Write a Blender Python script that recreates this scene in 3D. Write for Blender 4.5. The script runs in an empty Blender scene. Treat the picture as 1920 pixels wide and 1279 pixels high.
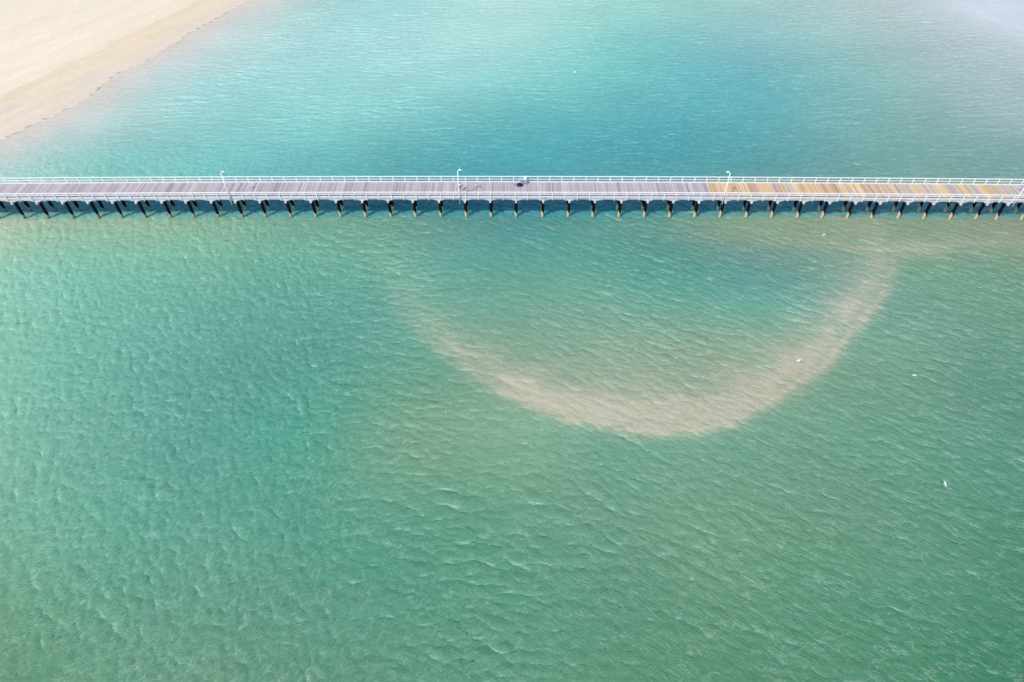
import bpy, bmesh, math, random
import numpy as np
from mathutils import Vector, Matrix

# ------------------------------------------------------------------ camera, sky, sun, exposure
scene = bpy.context.scene
col = scene.collection
R = math.radians
CAM_H = 66.6
cam_data = bpy.data.cameras.new('camera')
cam_data.lens = 1265.0 / 1920 * 36
cam_data.sensor_width = 36
cam_data.clip_start = 0.5
cam_data.clip_end = 9000
camera = bpy.data.objects.new('camera', cam_data)
camera.location = (0, 0, CAM_H)
camera.rotation_euler = (R(90 - 46), 0, 0)
col.objects.link(camera)
scene.camera = camera

SUN_EL, SUN_AZ = 50.0, 42.0          # sun behind the camera on the left: shadows fall to +x, +y
world = bpy.data.worlds.new('World')
scene.world = world
world.use_nodes = True
wn = world.node_tree.nodes
bg = wn['Background']
sky = wn.new('ShaderNodeTexSky')
sky.sky_type = 'NISHITA'
sky.sun_disc = False
sky.sun_elevation = R(SUN_EL)
sky.sun_rotation = R(180 + SUN_AZ)
sky.air_density = 1.0
sky.dust_density = 0.6
sky.ozone_density = 3.0
world.node_tree.links.new(sky.outputs[0], bg.inputs[0])
bg.inputs[1].default_value = 0.15
sl = bpy.data.lights.new('sun', 'SUN')
sl.energy = 3.4
sl.angle = R(0.6)
sl.color = (1.0, 0.94, 0.84)
sun = bpy.data.objects.new('sun', sl)
col.objects.link(sun)
sd = Vector((math.sin(R(SUN_AZ)) * math.cos(R(SUN_EL)), math.cos(R(SUN_AZ)) * math.cos(R(SUN_EL)), -math.sin(R(SUN_EL))))
sun.rotation_euler = sd.to_track_quat('-Z', 'Y').to_euler()
sun.location = (-60, -60, 120)
vs = scene.view_settings
vs.view_transform = 'Standard'
vs.look = 'None'
vs.exposure = 0.35
vs.gamma = 1
vs.use_curve_mapping = False

random.seed(4)
rng = np.random.default_rng(11)

# ------------------------------------------------------------------ helpers
def mat(name, color=(.5, .5, .5), rough=.6, spec=.5):
    m = bpy.data.materials.new(name)
    m.use_nodes = True
    b = m.node_tree.nodes['Principled BSDF']
    b.inputs['Base Color'].default_value = (*color, 1)
    b.inputs['Roughness'].default_value = rough
    b.inputs['Specular IOR Level'].default_value = spec
    return m

def node(m, t, **kw):
    n = m.node_tree.nodes.new(t)
    for k, v in kw.items():
        setattr(n, k, v)
    return n

def lk(m, a, b):
    m.node_tree.links.new(a, b)

def noise(m, scale, detail=4, rough=.55, stretch=None, rot=None, loc=None):
    tc = node(m, 'ShaderNodeNewGeometry')
    mp = node(m, 'ShaderNodeMapping')
    if stretch: mp.inputs['Scale'].default_value = stretch
    if rot: mp.inputs['Rotation'].default_value = rot
    if loc: mp.inputs['Location'].default_value = loc
    lk(m, tc.outputs['Position'], mp.inputs['Vector'])
    n = node(m, 'ShaderNodeTexNoise')
    n.inputs['Scale'].default_value = scale
    n.inputs['Detail'].default_value = detail
    n.inputs['Roughness'].default_value = rough
    lk(m, mp.outputs[0], n.inputs['Vector'])
    return n.outputs['Fac']

def banded(m, deg, across, along, detail=5, rough=.6, seed=0):
    """noise drawn out along a compass direction"""
    g = node(m, 'ShaderNodeNewGeometry')
    r_ = node(m, 'ShaderNodeMapping'); r_.inputs['Rotation'].default_value = (0, 0, R(-deg))
    lk(m, g.outputs['Position'], r_.inputs['Vector'])
    s_ = node(m, 'ShaderNodeMapping'); s_.inputs['Scale'].default_value = (along, across, 1); s_.inputs['Location'].default_value = (seed, seed, 0)
    lk(m, r_.outputs[0], s_.inputs['Vector'])
    n = node(m, 'ShaderNodeTexNoise'); n.inputs['Scale'].default_value = 1
    n.inputs['Detail'].default_value = detail; n.inputs['Roughness'].default_value = rough
    lk(m, s_.outputs[0], n.inputs['Vector'])
    return n.outputs['Fac']

def ramp(m, fac, stops):
    r = node(m, 'ShaderNodeValToRGB')
    e = r.color_ramp.elements
    while len(e) < len(stops): e.new(.5)
    for el, (p, c) in zip(e, stops):
        el.position = p
        el.color = (*c, 1)
    lk(m, fac, r.inputs[0])
    return r.outputs[0]

def mixc(m, fac, a, b, mode='MIX'):
    n = node(m, 'ShaderNodeMix', data_type='RGBA', blend_type=mode)
    if isinstance(fac, (int, float)): n.inputs[0].default_value = fac
    else: lk(m, fac, n.inputs[0])
    for s, v in ((6, a), (7, b)):
        if isinstance(v, tuple): n.inputs[s].default_value = (*v, 1)
        else: lk(m, v, n.inputs[s])
    return n.outputs[2]

def math_n(m, op, a, b=0.0, c=0.0, clamp=False):
    n = node(m, 'ShaderNodeMath', operation=op)
    n.use_clamp = clamp
    for i, v in enumerate((a, b, c)):
        if isinstance(v, (int, float)): n.inputs[i].default_value = v
        else: lk(m, v, n.inputs[i])
    return n.outputs[0]

class MB:
    """collects shapes into one mesh; each face may carry a tint"""
    def __init__(s): s.v = []; s.f = []; s.t = []
    def add(s, vs, fs, tint=(1, 1, 1)):
        o = len(s.v)
        s.v += [tuple(p) for p in vs]
        for f in fs:
            s.f.append([i + o for i in f]); s.t.append(tint)
    def hexa(s, p, tint=(1, 1, 1)):
        s.add(p, [(0, 3, 2, 1), (4, 5, 6, 7), (0, 1, 5, 4), (1, 2, 6, 5), (2, 3, 7, 6), (3, 0, 4, 7)], tint)
    def box(s, x0, x1, y0, y1, z0, z1, tint=(1, 1, 1)):
        s.hexa([(x0, y0, z0), (x1, y0, z0), (x1, y1, z0), (x0, y1, z0), (x0, y0, z1), (x1, y0, z1), (x1, y1, z1), (x0, y1, z1)], tint)
    def tube(s, pts, rad, n=12, cap=True):
        pts = [Vector(p) for p in pts]
        rings = []
        for i, p in enumerate(pts):
            d = (pts[min(i + 1, len(pts) - 1)] - pts[max(i - 1, 0)]).normalized()
            a = d.orthogonal().normalized() if abs(d.z) < .99 else Vector((1, 0, 0))
            b = d.cross(a).normalized()
            r = rad[i] if isinstance(rad, (list, tuple)) else rad
            rings.append([p + (a * math.cos(2 * math.pi * k / n) + b * math.sin(2 * math.pi * k / n)) * r for k in range(n)])
        fs = []
        for i in range(len(pts) - 1):
            for k in range(n):
                k2 = (k + 1) % n
                fs.append((i * n + k, i * n + k2, (i + 1) * n + k2, (i + 1) * n + k))
        if cap:
            fs.append(tuple(reversed(range(n))))
            fs.append(tuple((len(pts) - 1) * n + k for k in range(n)))
        s.add([q for r in rings for q in r], fs)
    def ellipsoid(s, c, r, n=12, m_=8):
        vs_, fs = [], []
        for j in range(m_ + 1):
            th = math.pi * j / m_
            for k in range(n):
                ph = 2 * math.pi * k / n
                vs_.append((c[0] + r[0] * math.sin(th) * math.cos(ph), c[1] + r[1] * math.sin(th) * math.sin(ph), c[2] + r[2] * math.cos(th)))
        for j in range(m_):
            for k in range(n):
                k2 = (k + 1) % n
                fs.append((j * n + k, (j + 1) * n + k, (j + 1) * n + k2, j * n + k2))
        s.add(vs_, fs)
    def build(s, name, material, parent=None, smooth=False, bevel=0):
        me = bpy.data.meshes.new(name)
        me.from_pydata(s.v, [], s.f)
        at = me.attributes.new('tint', 'FLOAT_COLOR', 'FACE')
        at.data.foreach_set('color', [x for t in s.t for x in (*t, 1)])
        me.materials.append(material)
        if smooth: me.polygons.foreach_set('use_smooth', [True] * len(s.f))
        me.update()
        o = bpy.data.objects.new(name, me)
        col.objects.link(o)
        if parent: o.parent = parent
        if bevel:
            b = o.modifiers.new('bevel', 'BEVEL'); b.width = bevel; b.segments = 2
        return o

def tag(o, label=None, cat=None, group=None, kind=None):
    if label: o['label'] = label
    if cat: o['category'] = cat
    if group: o['group'] = group
    if kind: o['kind'] = kind
    return o

def empty(name, loc, rz=0):
    o = bpy.data.objects.new(name, None)
    o.location = loc
    o.rotation_euler = (0, 0, rz)
    o.empty_display_size = .5
    col.objects.link(o)
    return o

def copy_part(o, parent, loc):
    c = o.copy()
    c.parent = parent
    c.location = loc
    col.objects.link(c)
    return c

def sstep(a, b, x):
    t = np.clip((x - a) / (b - a), 0, 1)
    return t * t * (3 - 2 * t)

# ------------------------------------------------------------------ sea bed: beach, channel, sand bars
def seg_dist(P, poly, smooth=0):
    """distance to a polyline, parameter along it (0..n-1) and side (+ = left of travel)"""
    best = np.full(P.shape[0], 1e9); par = np.zeros(P.shape[0]); side = np.zeros(P.shape[0])
    poly = np.array(poly, float)
    for i in range(len(poly) - 1):
        a, b = poly[i], poly[i + 1]
        d = b - a
        t = np.clip(((P - a) @ d) / (d @ d), 0, 1)
        q = a + t[:, None] * d
        dist = np.hypot(*(P - q).T)
        s = d[0] * (P[:, 1] - a[1]) - d[1] * (P[:, 0] - a[0])
        m = dist < best
        best[m] = dist[m]; par[m] = (i + t)[m]; side[m] = np.sign(s)[m]
    return best, par, side

SHORE_L = [(-260, 40), (-150, 96), (-114.6, 111), (-98.7, 118.3), (-91.5, 128.7), (-87.6, 144.6), (-80.1, 163.7), (-70.5, 191.4), (-58, 230), (-30, 330), (20, 600)]
SHORE_R = [(90, 600), (98, 300), (110, 215), (117.3, 191.4), (121.5, 177.8), (126.5, 169.1), (136.5, 149.2), (170, 110), (260, 60)]
BAR = [(-31, 92), (-23.3, 86.3), (-18.5, 77.7), (-15.2, 69.5), (-7.9, 61.3), (-0.7, 55.3), (6.0, 51.8), (14.3, 49.5), (21.4, 49.4), (27.7, 51.0), (35.7, 56.1), (41.2, 60.3), (47.9, 67.4), (54.2, 74.1), (58.4, 80.2), (59.5, 85)]
BAR_I = [.05, .30, .50, .68, .86, .98, 1.04, 1.1, 1.1, 1.06, 1.02, 1.0, .97, .92, .82, .7]
BAR_W = [8, 8, 8, 8.5, 9, 10, 11, 12, 13, 13, 12, 12, 11, 11, 10, 9]
BAR2 = [(20, 90), (38.0, 88.5), (46.0, 86.4), (57.2, 84.3), (67.0, 85.3), (75.8, 86.2), (92, 87)]
BAR2_I = [.1, .4, .55, .8, .8, .6, .4]

def wob(x, y, s, k):
    """smooth wobble field built from a few incommensurate sines"""
    r = np.zeros_like(x)
    g = np.random.default_rng(k)
    for i in range(7):
        a = g.uniform(0, 2 * math.pi); f = g.uniform(.6, 1.9) / s; p = g.uniform(0, 6.28)
        r += np.sin((x * math.cos(a) + y * math.sin(a)) * f * 2 * math.pi + p + 1.3 * np.sin(r))
    return r / 3.2

def bed_height(x, y):
    P = np.stack([x, y], 1)
    dl, _, sl_ = seg_dist(P, SHORE_L)
    dr, _, sr_ = seg_dist(P, SHORE_R)
    sdl = dl * sl_ + wob(x, y, 22, 1) * .9      # + on the beach side
    sdr = dr * -sr_
    sdr = dr * sr_ + wob(x, y, 18, 2) * .7
    zl = np.where(sdl > 0, .045 * sdl, -.028 * -sdl - .0022 * sdl * sdl)
    zr = np.where(sdr > 0, -.16 + .10 * np.exp(-((sdr - 1.2) / 1.0) ** 2), -.16 - .045 * -sdr - .0012 * sdr * sdr)
    deep = -3.4
    z = np.maximum(zl, zr)
    # soft roll-off to the channel
    z = np.where(z < 0, deep * (1 - np.exp(z / -deep)), z)
    # low ridge on the beach
    z += np.exp(-((sdl - 16 - wob(x, y, 60, 3) * 2) / 4.5) ** 2) * .32
    # crescent bar: steep outside (right of travel), long slope inside
    db, pb, sb = seg_dist(P + np.stack([wob(x, y, 9, 5), wob(x, y, 9, 6)], 1) * .3, BAR)
    I = np.interp(pb, range(len(BAR_I)), BAR_I); W = np.interp(pb, range(len(BAR_W)), BAR_W)
    s = db * sb
    prof = np.where(s < 0, np.exp(-(s / 2.1) ** 2), np.exp(-np.clip(s - 2.0, 0, None) / W) * (1 - .12 * np.exp(-((s) / .8) ** 2)))
    d2, p2, s2 = seg_dist(P + np.stack([wob(x, y, 12, 7), wob(x, y, 12, 8)], 1) * .6, BAR2)
    I2 = np.interp(p2, range(len(BAR2_I)), BAR2_I)
    q = np.exp(-(d2 * s2 / np.where(s2 > 0, 3.0, 3.4)) ** 2)
    amt = np.maximum(np.clip(I * prof, 0, 1.1), I2 * q)
    amt = amt * (1.03 + .06 * wob(x, y, 9, 11) + .04 * wob(x, y, 3.2, 12))
    top = -.33
    zb = z + (top - z) * np.clip(amt, 0, 1) * .93
    z = np.where(z < top, zb, z)
    return z

def grid_mesh(name, xs, ys, zf):
    X, Y = np.meshgrid(xs, ys)
    nx, ny = len(xs), len(ys)
    co = np.stack([X, Y, zf], -1).reshape(-1, 3).astype(np.float32)
    idx = np.arange(nx * ny).reshape(ny, nx)
    q = np.stack([idx[:-1, :-1], idx[:-1, 1:], idx[1:, 1:], idx[1:, :-1]], -1).reshape(-1, 4).astype(np.int32)
    me = bpy.data.meshes.new(name)
    me.vertices.add(len(co)); me.vertices.foreach_set('co', co.ravel())
    me.loops.add(q.size); me.loops.foreach_set('vertex_index', q.ravel())
    me.polygons.add(len(q))
    me.polygons.foreach_set('loop_start', np.arange(0, q.size, 4, dtype=np.int32))
    me.polygons.foreach_set('loop_total', np.full(len(q), 4, np.int32))
    me.polygons.foreach_set('use_smooth', np.ones(len(q), bool))
    me.update(calc_edges=True)
    return me

far = [-6000, -3000, -1500, -800, -450]
bx_ = np.array(far + list(np.arange(-300, 300.1, 1.0)) + [-f for f in reversed(far)], float)
by_ = np.array([-3000, -1200, -500, -200] + list(np.arange(-60, 320.1, 1.0)) + [450, 700, 1200, 2500, 6000], float)
BX, BY = np.meshgrid(bx_, by_)
BZ = bed_height(BX.ravel(), BY.ravel()).reshape(BX.shape)
BZ = np.clip(BZ, -4, 3.0)
bed_me = grid_mesh('sand_bed', bx_, by_, BZ)

ms = mat('sand', (.6, .5, .38), .85, .25)
b = ms.node_tree.nodes['Principled BSDF']
geo = node(ms, 'ShaderNodeNewGeometry')
sep = node(ms, 'ShaderNodeSeparateXYZ'); lk(ms, geo.outputs['Position'], sep.inputs[0])
n1 = banded(ms, 61, .075, .014, 5, .5, 3)
n2 = noise(ms, .9, 6, .6)
n3 = noise(ms, 9, 3, .6)
hz = math_n(ms, 'MULTIPLY_ADD', n1, 1.9, -.95)
hz = math_n(ms, 'MULTIPLY', hz, math_n(ms, 'MULTIPLY', sep.outputs['Z'], 2.5, clamp=True))
hz = math_n(ms, 'ADD', sep.outputs['Z'], hz)
dry = ramp(ms, math_n(ms, 'MULTIPLY_ADD', hz, .55, .30, clamp=True),
           [(.0, (.57, .485, .385)), (.30, (.585, .50, .40)), (.42, (.60, .505, .385)), (.55, (.63, .52, .375)), (.68, (.625, .51, .35)), (.78, (.67, .565, .405)), (1.0, (.675, .58, .44))])
f2 = math_n(ms, 'MULTIPLY_ADD', n2, .22, .89)
f3 = math_n(ms, 'MULTIPLY_ADD', n3, .16, .92)
vv = math_n(ms, 'MULTIPLY', f2, f3)
n4 = banded(ms, 61, .35, .03, 6, .65, 17)
n5 = banded(ms, 52, 1.6, .25, 5, .7, 23)
vv = math_n(ms, 'MULTIPLY', vv, math_n(ms, 'ADD', math_n(ms, 'MULTIPLY_ADD', n4, .26, .87), math_n(ms, 'MULTIPLY_ADD', n5, .12, -.06)))
cmb = node(ms, 'ShaderNodeVectorMath', operation='SCALE')
lk(ms, dry, cmb.inputs[0]); lk(ms, vv, cmb.inputs['Scale'])
lk(ms, cmb.outputs[0], b.inputs['Base Color'])
bp = node(ms, 'ShaderNodeBump'); bp.inputs['Distance'].default_value = .06; bp.inputs['Strength'].default_value = .5
lk(ms, n2, bp.inputs['Height']); lk(ms, bp.outputs[0], b.inputs['Normal'])
bed_me.materials.append(ms)
bed = bpy.data.objects.new('sand', bed_me); col.objects.link(bed)
tag(bed, 'pale sand beach, submerged sand bars and sea bed', kind='structure')

# ------------------------------------------------------------------ water: wind waves as real displacement
#CTRL_BEGIN
CTRL = [(-64.3,185.7,0.2686,0.5205,0.4644),(-47.6,185.7,0.2686,0.5205,0.4644),(-28.0,185.7,0.2686,0.5205,0.4644),(0.0,185.7,0.4200,0.5987,0.4996),
(28.0,185.7,0.2667,0.5106,0.4038),(55.9,185.7,0.2754,0.4850,0.4023),(81.1,185.7,0.3234,0.4274,0.3901),(103.5,185.7,0.3234,0.4274,0.3901),
(124.5,185.7,0.3234,0.4274,0.3901),(-66.8,160.6,0.3742,0.5699,0.4897),(-50.4,160.6,0.3110,0.5452,0.5135),(-25.2,160.6,0.3742,0.5699,0.4897),
(0.0,160.6,0.3259,0.5188,0.4438),(25.2,160.6,0.0980,0.4359,0.3513),(50.4,160.6,0.1502,0.3231,0.3233),(75.6,160.6,0.2110,0.3968,0.3351),
(100.9,160.6,0.2991,0.3767,0.3369),(117.0,157.6,0.2991,0.3767,0.3369),(-76.2,141.3,0.2438,0.5230,0.4631),(-61.2,141.3,0.2438,0.5230,0.4631),
(-41.6,141.3,0.2438,0.5230,0.4631),(-18.5,141.3,0.2490,0.5185,0.4544),(4.6,141.3,0.1610,0.4794,0.3951),(27.7,141.3,0.1417,0.4069,0.3699),
(50.8,141.3,0.0642,0.3208,0.3533),(73.9,141.3,0.1644,0.3694,0.3029),(104.9,138.8,0.2851,0.3924,0.3481),(-85.8,123.9,0.2291,0.4738,0.4099),
(-69.9,123.9,0.2291,0.4738,0.4099),(-54.0,123.9,0.2291,0.4738,0.4099),(-33.9,123.9,0.2573,0.5682,0.4383),(-14.8,123.9,0.1306,0.3393,0.3233),
(4.2,123.9,0.0534,0.3038,0.2895),(25.4,123.9,0.0544,0.2600,0.2729),(46.6,123.9,0.0878,0.3399,0.3125),(67.8,123.9,0.1731,0.3265,0.2678),
(96.9,122.8,0.2533,0.3083,0.2866),(-92.4,110.0,0.1305,0.4658,0.3722),(-79.6,110.0,0.1305,0.4658,0.3722),(-64.9,110.0,0.1305,0.4658,0.3722),
(-45.2,110.0,0.0814,0.3595,0.3565),(-25.6,110.0,0.0451,0.2959,0.2922),(-5.9,110.0,0.0389,0.2661,0.2756),(13.8,110.0,0.0668,0.2825,0.2835),
(33.4,110.0,0.0403,0.2672,0.2668),(53.1,110.0,0.0689,0.2125,0.2188),(72.7,110.0,0.1320,0.2733,0.2020),(92.4,110.0,0.0853,0.2769,0.2418),
(-88.9,89.7,0.7834,0.6389,0.4417),(-81.0,89.7,0.1483,0.3418,0.1744),(-66.2,89.7,0.3269,0.3065,0.1580),(-48.8,89.7,0.2588,0.2960,0.1620),
(-31.4,89.7,0.1857,0.2997,0.1820),(-13.9,89.7,0.1392,0.2421,0.1658),(1.7,89.7,0.0531,0.1589,0.1625),(20.9,89.7,0.1206,0.2584,0.1876),
(38.3,89.7,0.3075,0.3272,0.1333),(55.8,89.7,0.3286,0.3297,0.1494),(77.5,89.7,0.2730,0.2766,0.1712),(88.9,89.7,0.2331,0.2278,0.1029),
(-79.3,81.5,0.1978,0.5145,0.3719),(-66.9,81.5,0.1129,0.4845,0.3617),(-52.9,81.5,0.1327,0.4903,0.3295),(-36.4,81.5,0.0953,0.3826,0.2564),
(-21.3,80.2,0.1045,0.3208,0.2064),(-6.6,80.2,0.0869,0.3466,0.2588),(8.2,80.2,0.0904,0.3185,0.1994),(22.9,80.2,0.0048,0.1905,0.1525),
(36.0,80.2,0.0030,0.1377,0.1950),(49.1,80.2,0.0030,0.1961,0.1944),(67.2,80.2,0.0985,0.2664,0.1718),(78.6,80.2,0.1107,0.2655,0.1714),
(-73.0,69.5,0.2425,0.4427,0.2989),(-61.6,69.5,0.1301,0.3182,0.2273),(-48.7,69.5,0.1414,0.3233,0.2346),(-33.5,69.5,0.0924,0.2719,0.2046),
(-21.3,69.5,0.1165,0.2922,0.2259),(-4.6,70.7,0.1167,0.2784,0.1590),(9.2,70.7,0.1527,0.3016,0.2056),(23.0,70.7,0.1108,0.3464,0.2371),
(35.3,70.7,0.0561,0.3655,0.2239),(58.3,70.7,0.1753,0.3312,0.2160),(73.6,70.7,0.1218,0.2405,0.1344),(-67.2,58.4,0.2200,0.4978,0.3144),
(-56.0,58.4,0.1126,0.3902,0.2666),(-43.4,58.4,0.1031,0.2976,0.2098),(-29.4,58.4,0.0943,0.2553,0.1894),(-15.4,58.4,0.0993,0.2817,0.1736),
(2.9,63.3,0.1523,0.2505,0.1557),(17.3,62.3,0.2343,0.3018,0.1869),(31.7,62.3,0.2408,0.2667,0.1585),(48.3,58.4,0.1654,0.2783,0.1641),
(64.4,58.4,0.0755,0.2091,0.1307),(-61.8,48.2,0.2170,0.3893,0.2777),(-50.2,48.2,0.1241,0.3034,0.2058),(-37.3,48.2,0.0901,0.2466,0.1942),
(-26.1,49.8,0.0322,0.3003,0.1840),(-12.8,47.4,0.2261,0.2934,0.1673),(-0.6,45.1,0.2076,0.3593,0.2194),(14.8,43.6,0.1147,0.2914,0.1874),
(31.5,48.2,0.1249,0.3178,0.1985),(47.6,48.2,0.0926,0.2413,0.1532),(61.8,48.2,0.1007,0.2425,0.1560),(-56.5,38.1,0.1455,0.3492,0.2133),
(-44.7,38.1,0.1147,0.3658,0.2390),(-31.8,38.1,0.1077,0.2927,0.1845),(-18.8,38.1,0.0578,0.2606,0.1679),(-5.9,38.1,0.0401,0.2200,0.1167),
(7.1,38.1,0.1010,0.1972,0.1081),(20.0,38.1,0.1587,0.2613,0.1402),(35.3,38.1,0.1241,0.1975,0.1116),(47.0,38.1,0.1159,0.2706,0.1571),
(57.6,38.1,0.0471,0.2074,0.1090),(-51.7,29.1,0.1729,0.3076,0.1744),(-40.9,29.1,0.0789,0.2368,0.1460),(-29.1,29.1,0.1151,0.2807,0.1876),
(-17.2,29.1,0.0865,0.2609,0.1582),(-5.4,29.1,0.0896,0.2683,0.1538),(6.5,29.1,0.0916,0.2581,0.1578),(18.3,29.1,0.1191,0.2532,0.1533),
(32.3,29.1,0.0715,0.2372,0.1253),(43.1,29.1,0.0983,0.2628,0.1534),(52.8,29.1,0.0508,0.1643,0.0840),(-47.6,21.2,0.0966,0.2160,0.0961),
(-37.6,21.2,0.1397,0.2862,0.1619),(-26.7,21.2,0.1189,0.2398,0.1276),(-15.9,21.2,0.0971,0.2175,0.1279),(-5.0,21.2,0.0800,0.2115,0.1195),
(5.9,21.2,0.1024,0.2374,0.1239),(16.8,21.2,0.0637,0.1996,0.0885),(29.7,21.2,0.0987,0.2229,0.1234),(39.6,21.2,0.0408,0.1709,0.0732),
(48.5,21.2,0.0280,0.1589,0.0695),]
#CTRL_END
STEP = .2
WX0, WX1, WY0, WY1 = -166.0, 166.0, -6.0, 226.0
wx = np.arange(WX0, WX1 + .01, STEP); wy = np.arange(WY0, WY1 + .01, STEP)
GX, GY = np.meshgrid(wx, wy)

def fft_field(seed, lam_peak, dir_deg, spread, lam_cut, chop, NX=2048, NY=1280):
    g = np.random.default_rng(seed)
    kx = np.fft.fftfreq(NX, STEP) * 2 * math.pi
    ky = np.fft.fftfreq(NY, STEP) * 2 * math.pi
    KX, KY = np.meshgrid(kx, ky)
    K = np.hypot(KX, KY) + 1e-9
    kp = 2 * math.pi / lam_peak
    S = np.exp(-1.25 * (kp / K) ** 2) / K ** 3.0 * np.exp(-(K * lam_cut / (2 * math.pi)) ** 2)
    d = R(dir_deg)
    c = (KX * math.cos(d) + KY * math.sin(d)) / K
    S = S * (np.abs(c) ** spread + .018)
    A = np.sqrt(S) * (g.normal(size=K.shape) + 1j * g.normal(size=K.shape))
    h = np.fft.ifft2(A).real
    sc = 1 / h.std()
    dx = np.fft.ifft2(1j * KX / K * A).real * sc
    dy = np.fft.ifft2(1j * KY / K * A).real * sc
    h = h * sc
    return [f[:len(wy), :len(wx)] for f in (h, dx, dy)]

# areas: open channel beyond the pier (crests along x), right foreground (slanting), left foreground (confused)
F1 = fft_field(1, 2.5, 93, 14, .30, 1)
F2 = fft_field(2, 2.0, 60, 11, .26, 1)
F3 = fft_field(3, 2.0, 30, 6, .26, 1)
F5 = fft_field(7, 2.3, 82, 7, .26, 1)
F4 = fft_field(5, 3.4, 84, 5.0, .24, 1)
w_far = sstep(92, 118, GY + .15 * GX)
w_left = (1 - w_far) * sstep(5, -35, GX + .25 * (GY - 60))
w_left *= sstep(-12, -30, GX + .2 * (GY - 60))
w_cen = (1 - w_far - w_left) * sstep(12, -12, GX + .35 * (GY - 60))
w_mid = np.clip(1 - w_far - w_left - w_cen, 0, 1)
a5 = .047 * w_cen + .010 * w_left
a1, a3, a2, a4 = .046 * w_far + .006 * (1 - w_far), .037 * w_left, .039 * w_mid, .010 + .012 * (1 - w_far)
# gusts: patches of stronger and weaker chop
cgx, cgy = GX[::16, ::16], GY[::16, ::16]
gust = 1 + .20 * wob(cgx.ravel(), cgy.ravel(), 34, 21).reshape(cgx.shape) + .10 * wob(cgx.ravel(), cgy.ravel() * 1.6, 13, 22).reshape(cgx.shape)
def upsample(cf):
    ny, nx = GX.shape
    yi = np.linspace(0, cf.shape[0] - 1, ny) if False else np.arange(ny) / 16.0
    xi = np.arange(nx) / 16.0
    yi = np.clip(yi, 0, cf.shape[0] - 1.0001); xi = np.clip(xi, 0, cf.shape[1] - 1.0001)
    y0 = yi.astype(int); x0 = xi.astype(int)
    fy = (yi - y0)[:, None]; fx = (xi - x0)[None, :]
    c = cf
    if c.ndim == 3: fy = fy[..., None]; fx = fx[..., None]
    A = c[y0][:, x0]; B = c[y0][:, x0 + 1]; C_ = c[y0 + 1][:, x0]; D = c[y0 + 1][:, x0 + 1]
    return (A * (1 - fx) + B * fx) * (1 - fy) + (C_ * (1 - fx) + D * fx) * fy
gust = upsample(gust)
bedz = bed_height(cgx.ravel(), cgy.ravel()).reshape(cgx.shape)
bedz_f = upsample(bedz)
shal = sstep(.0, 1.2, -bedz_f) * .75 + .25
edge = np.minimum.reduce([sstep(WX0, WX0 + 6, GX), sstep(WX1, WX1 - 6, GX), sstep(WY0, WY0 + 6, GY), sstep(WY1, WY1 - 6, GY)])
amp = gust * shal * edge
H = (F1[0] * a1 + F2[0] * a2 + F3[0] * a3 + F4[0] * a4 + F5[0] * a5) * amp
Pc = np.stack([cgx.ravel(), cgy.ravel()], 1)
_d, _, _s = seg_dist(Pc, SHORE_L)
sdf = upsample((-_d * _s - wob(cgx.ravel(), cgy.ravel(), 22, 1) * .9).reshape(cgx.shape))   # metres off the beach
wv = upsample(wob(cgx.ravel(), cgy.ravel(), 26, 31).reshape(cgx.shape)); wv2 = upsample(wob(cgx.ravel(), cgy.ravel(), 11, 32).reshape(cgx.shape))
ripl = np.sin(2 * math.pi * (sdf / 1.5 + 1.2 * wv + .35 * wv2)) * np.exp(-((sdf - 5) / 5.5) ** 2) * np.clip(.7 + wv2, 0, 1.5)
DX = (F1[1] * a1 + F2[1] * a2 + F3[1] * a3 + F4[1] * a4 + F5[1] * a5) * amp
DY = (F1[2] * a1 + F2[2] * a2 + F3[2] * a3 + F4[2] * a4 + F5[2] * a5) * amp
H = H + .018 * ripl
CH = -1.6
def blur(a, n=2):
    for _ in range(n):
        a = (np.roll(a, 1, 0) + 2 * a + np.roll(a, -1, 0)) / 4
        a = (np.roll(a, 1, 1) + 2 * a + np.roll(a, -1, 1)) / 4
    return a
DXo, DYo = DX, DY
DX, DY = blur(DX), blur(DY)
jxx = np.gradient(DX, STEP, axis=1) * CH; jyy = np.gradient(DY, STEP, axis=0) * CH; jxy = np.gradient(DX, STEP, axis=0) * CH
DX, DY = DXo, DYo
J = (1 + jxx) * (1 + jyy) - jxy ** 2
crest = np.clip((1 - J), -1, 2) + .10 * ripl           # > 0 where the surface bunches up into a crest
# body colour field
C = np.array(CTRL)
cx, cy = cgx.ravel(), cgy.ravel()
wgt_sum = np.zeros(len(cx)); acc = np.zeros((len(cx), 3))
for i in range(len(C)):
    dd = np.hypot(C[:, 0] - C[i, 0], C[:, 1] - C[i, 1]); dd[i] = 1e9
    s_ = np.sort(dd)[:3].mean() * .62
    ww = np.exp(-.5 * ((cx - C[i, 0]) ** 2 + (cy - C[i, 1]) ** 2) / s_ ** 2) + 1e-5 * s_ ** 4 / ((cx - C[i, 0]) ** 2 + (cy - C[i, 1]) ** 2 + s_ ** 2) ** 2
    wgt_sum += ww; acc += ww[:, None] * C[i, 2:5]
body = upsample((acc / wgt_sum[:, None]).reshape(*cgx.shape, 3))
# fine depth (bars have sharp edges): evaluate on a 1 m grid where bars are, elsewhere coarse
sub = 2
dfx, dfy = GX[::sub, ::sub], GY[::sub, ::sub]
dz = bed_height(dfx.ravel(), dfy.ravel()).reshape(dfx.shape)
depth = np.repeat(np.repeat(dz, sub, 0), sub, 1)[:GX.shape[0], :GX.shape[1]]
depth[:, 1:-1] = (depth[:, :-2] + 2 * depth[:, 1:-1] + depth[:, 2:]) / 4
depth[1:-1] = (depth[:-2] + 2 * depth[1:-1] + depth[2:]) / 4
depth = np.clip(-depth, 0, 5)
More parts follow.
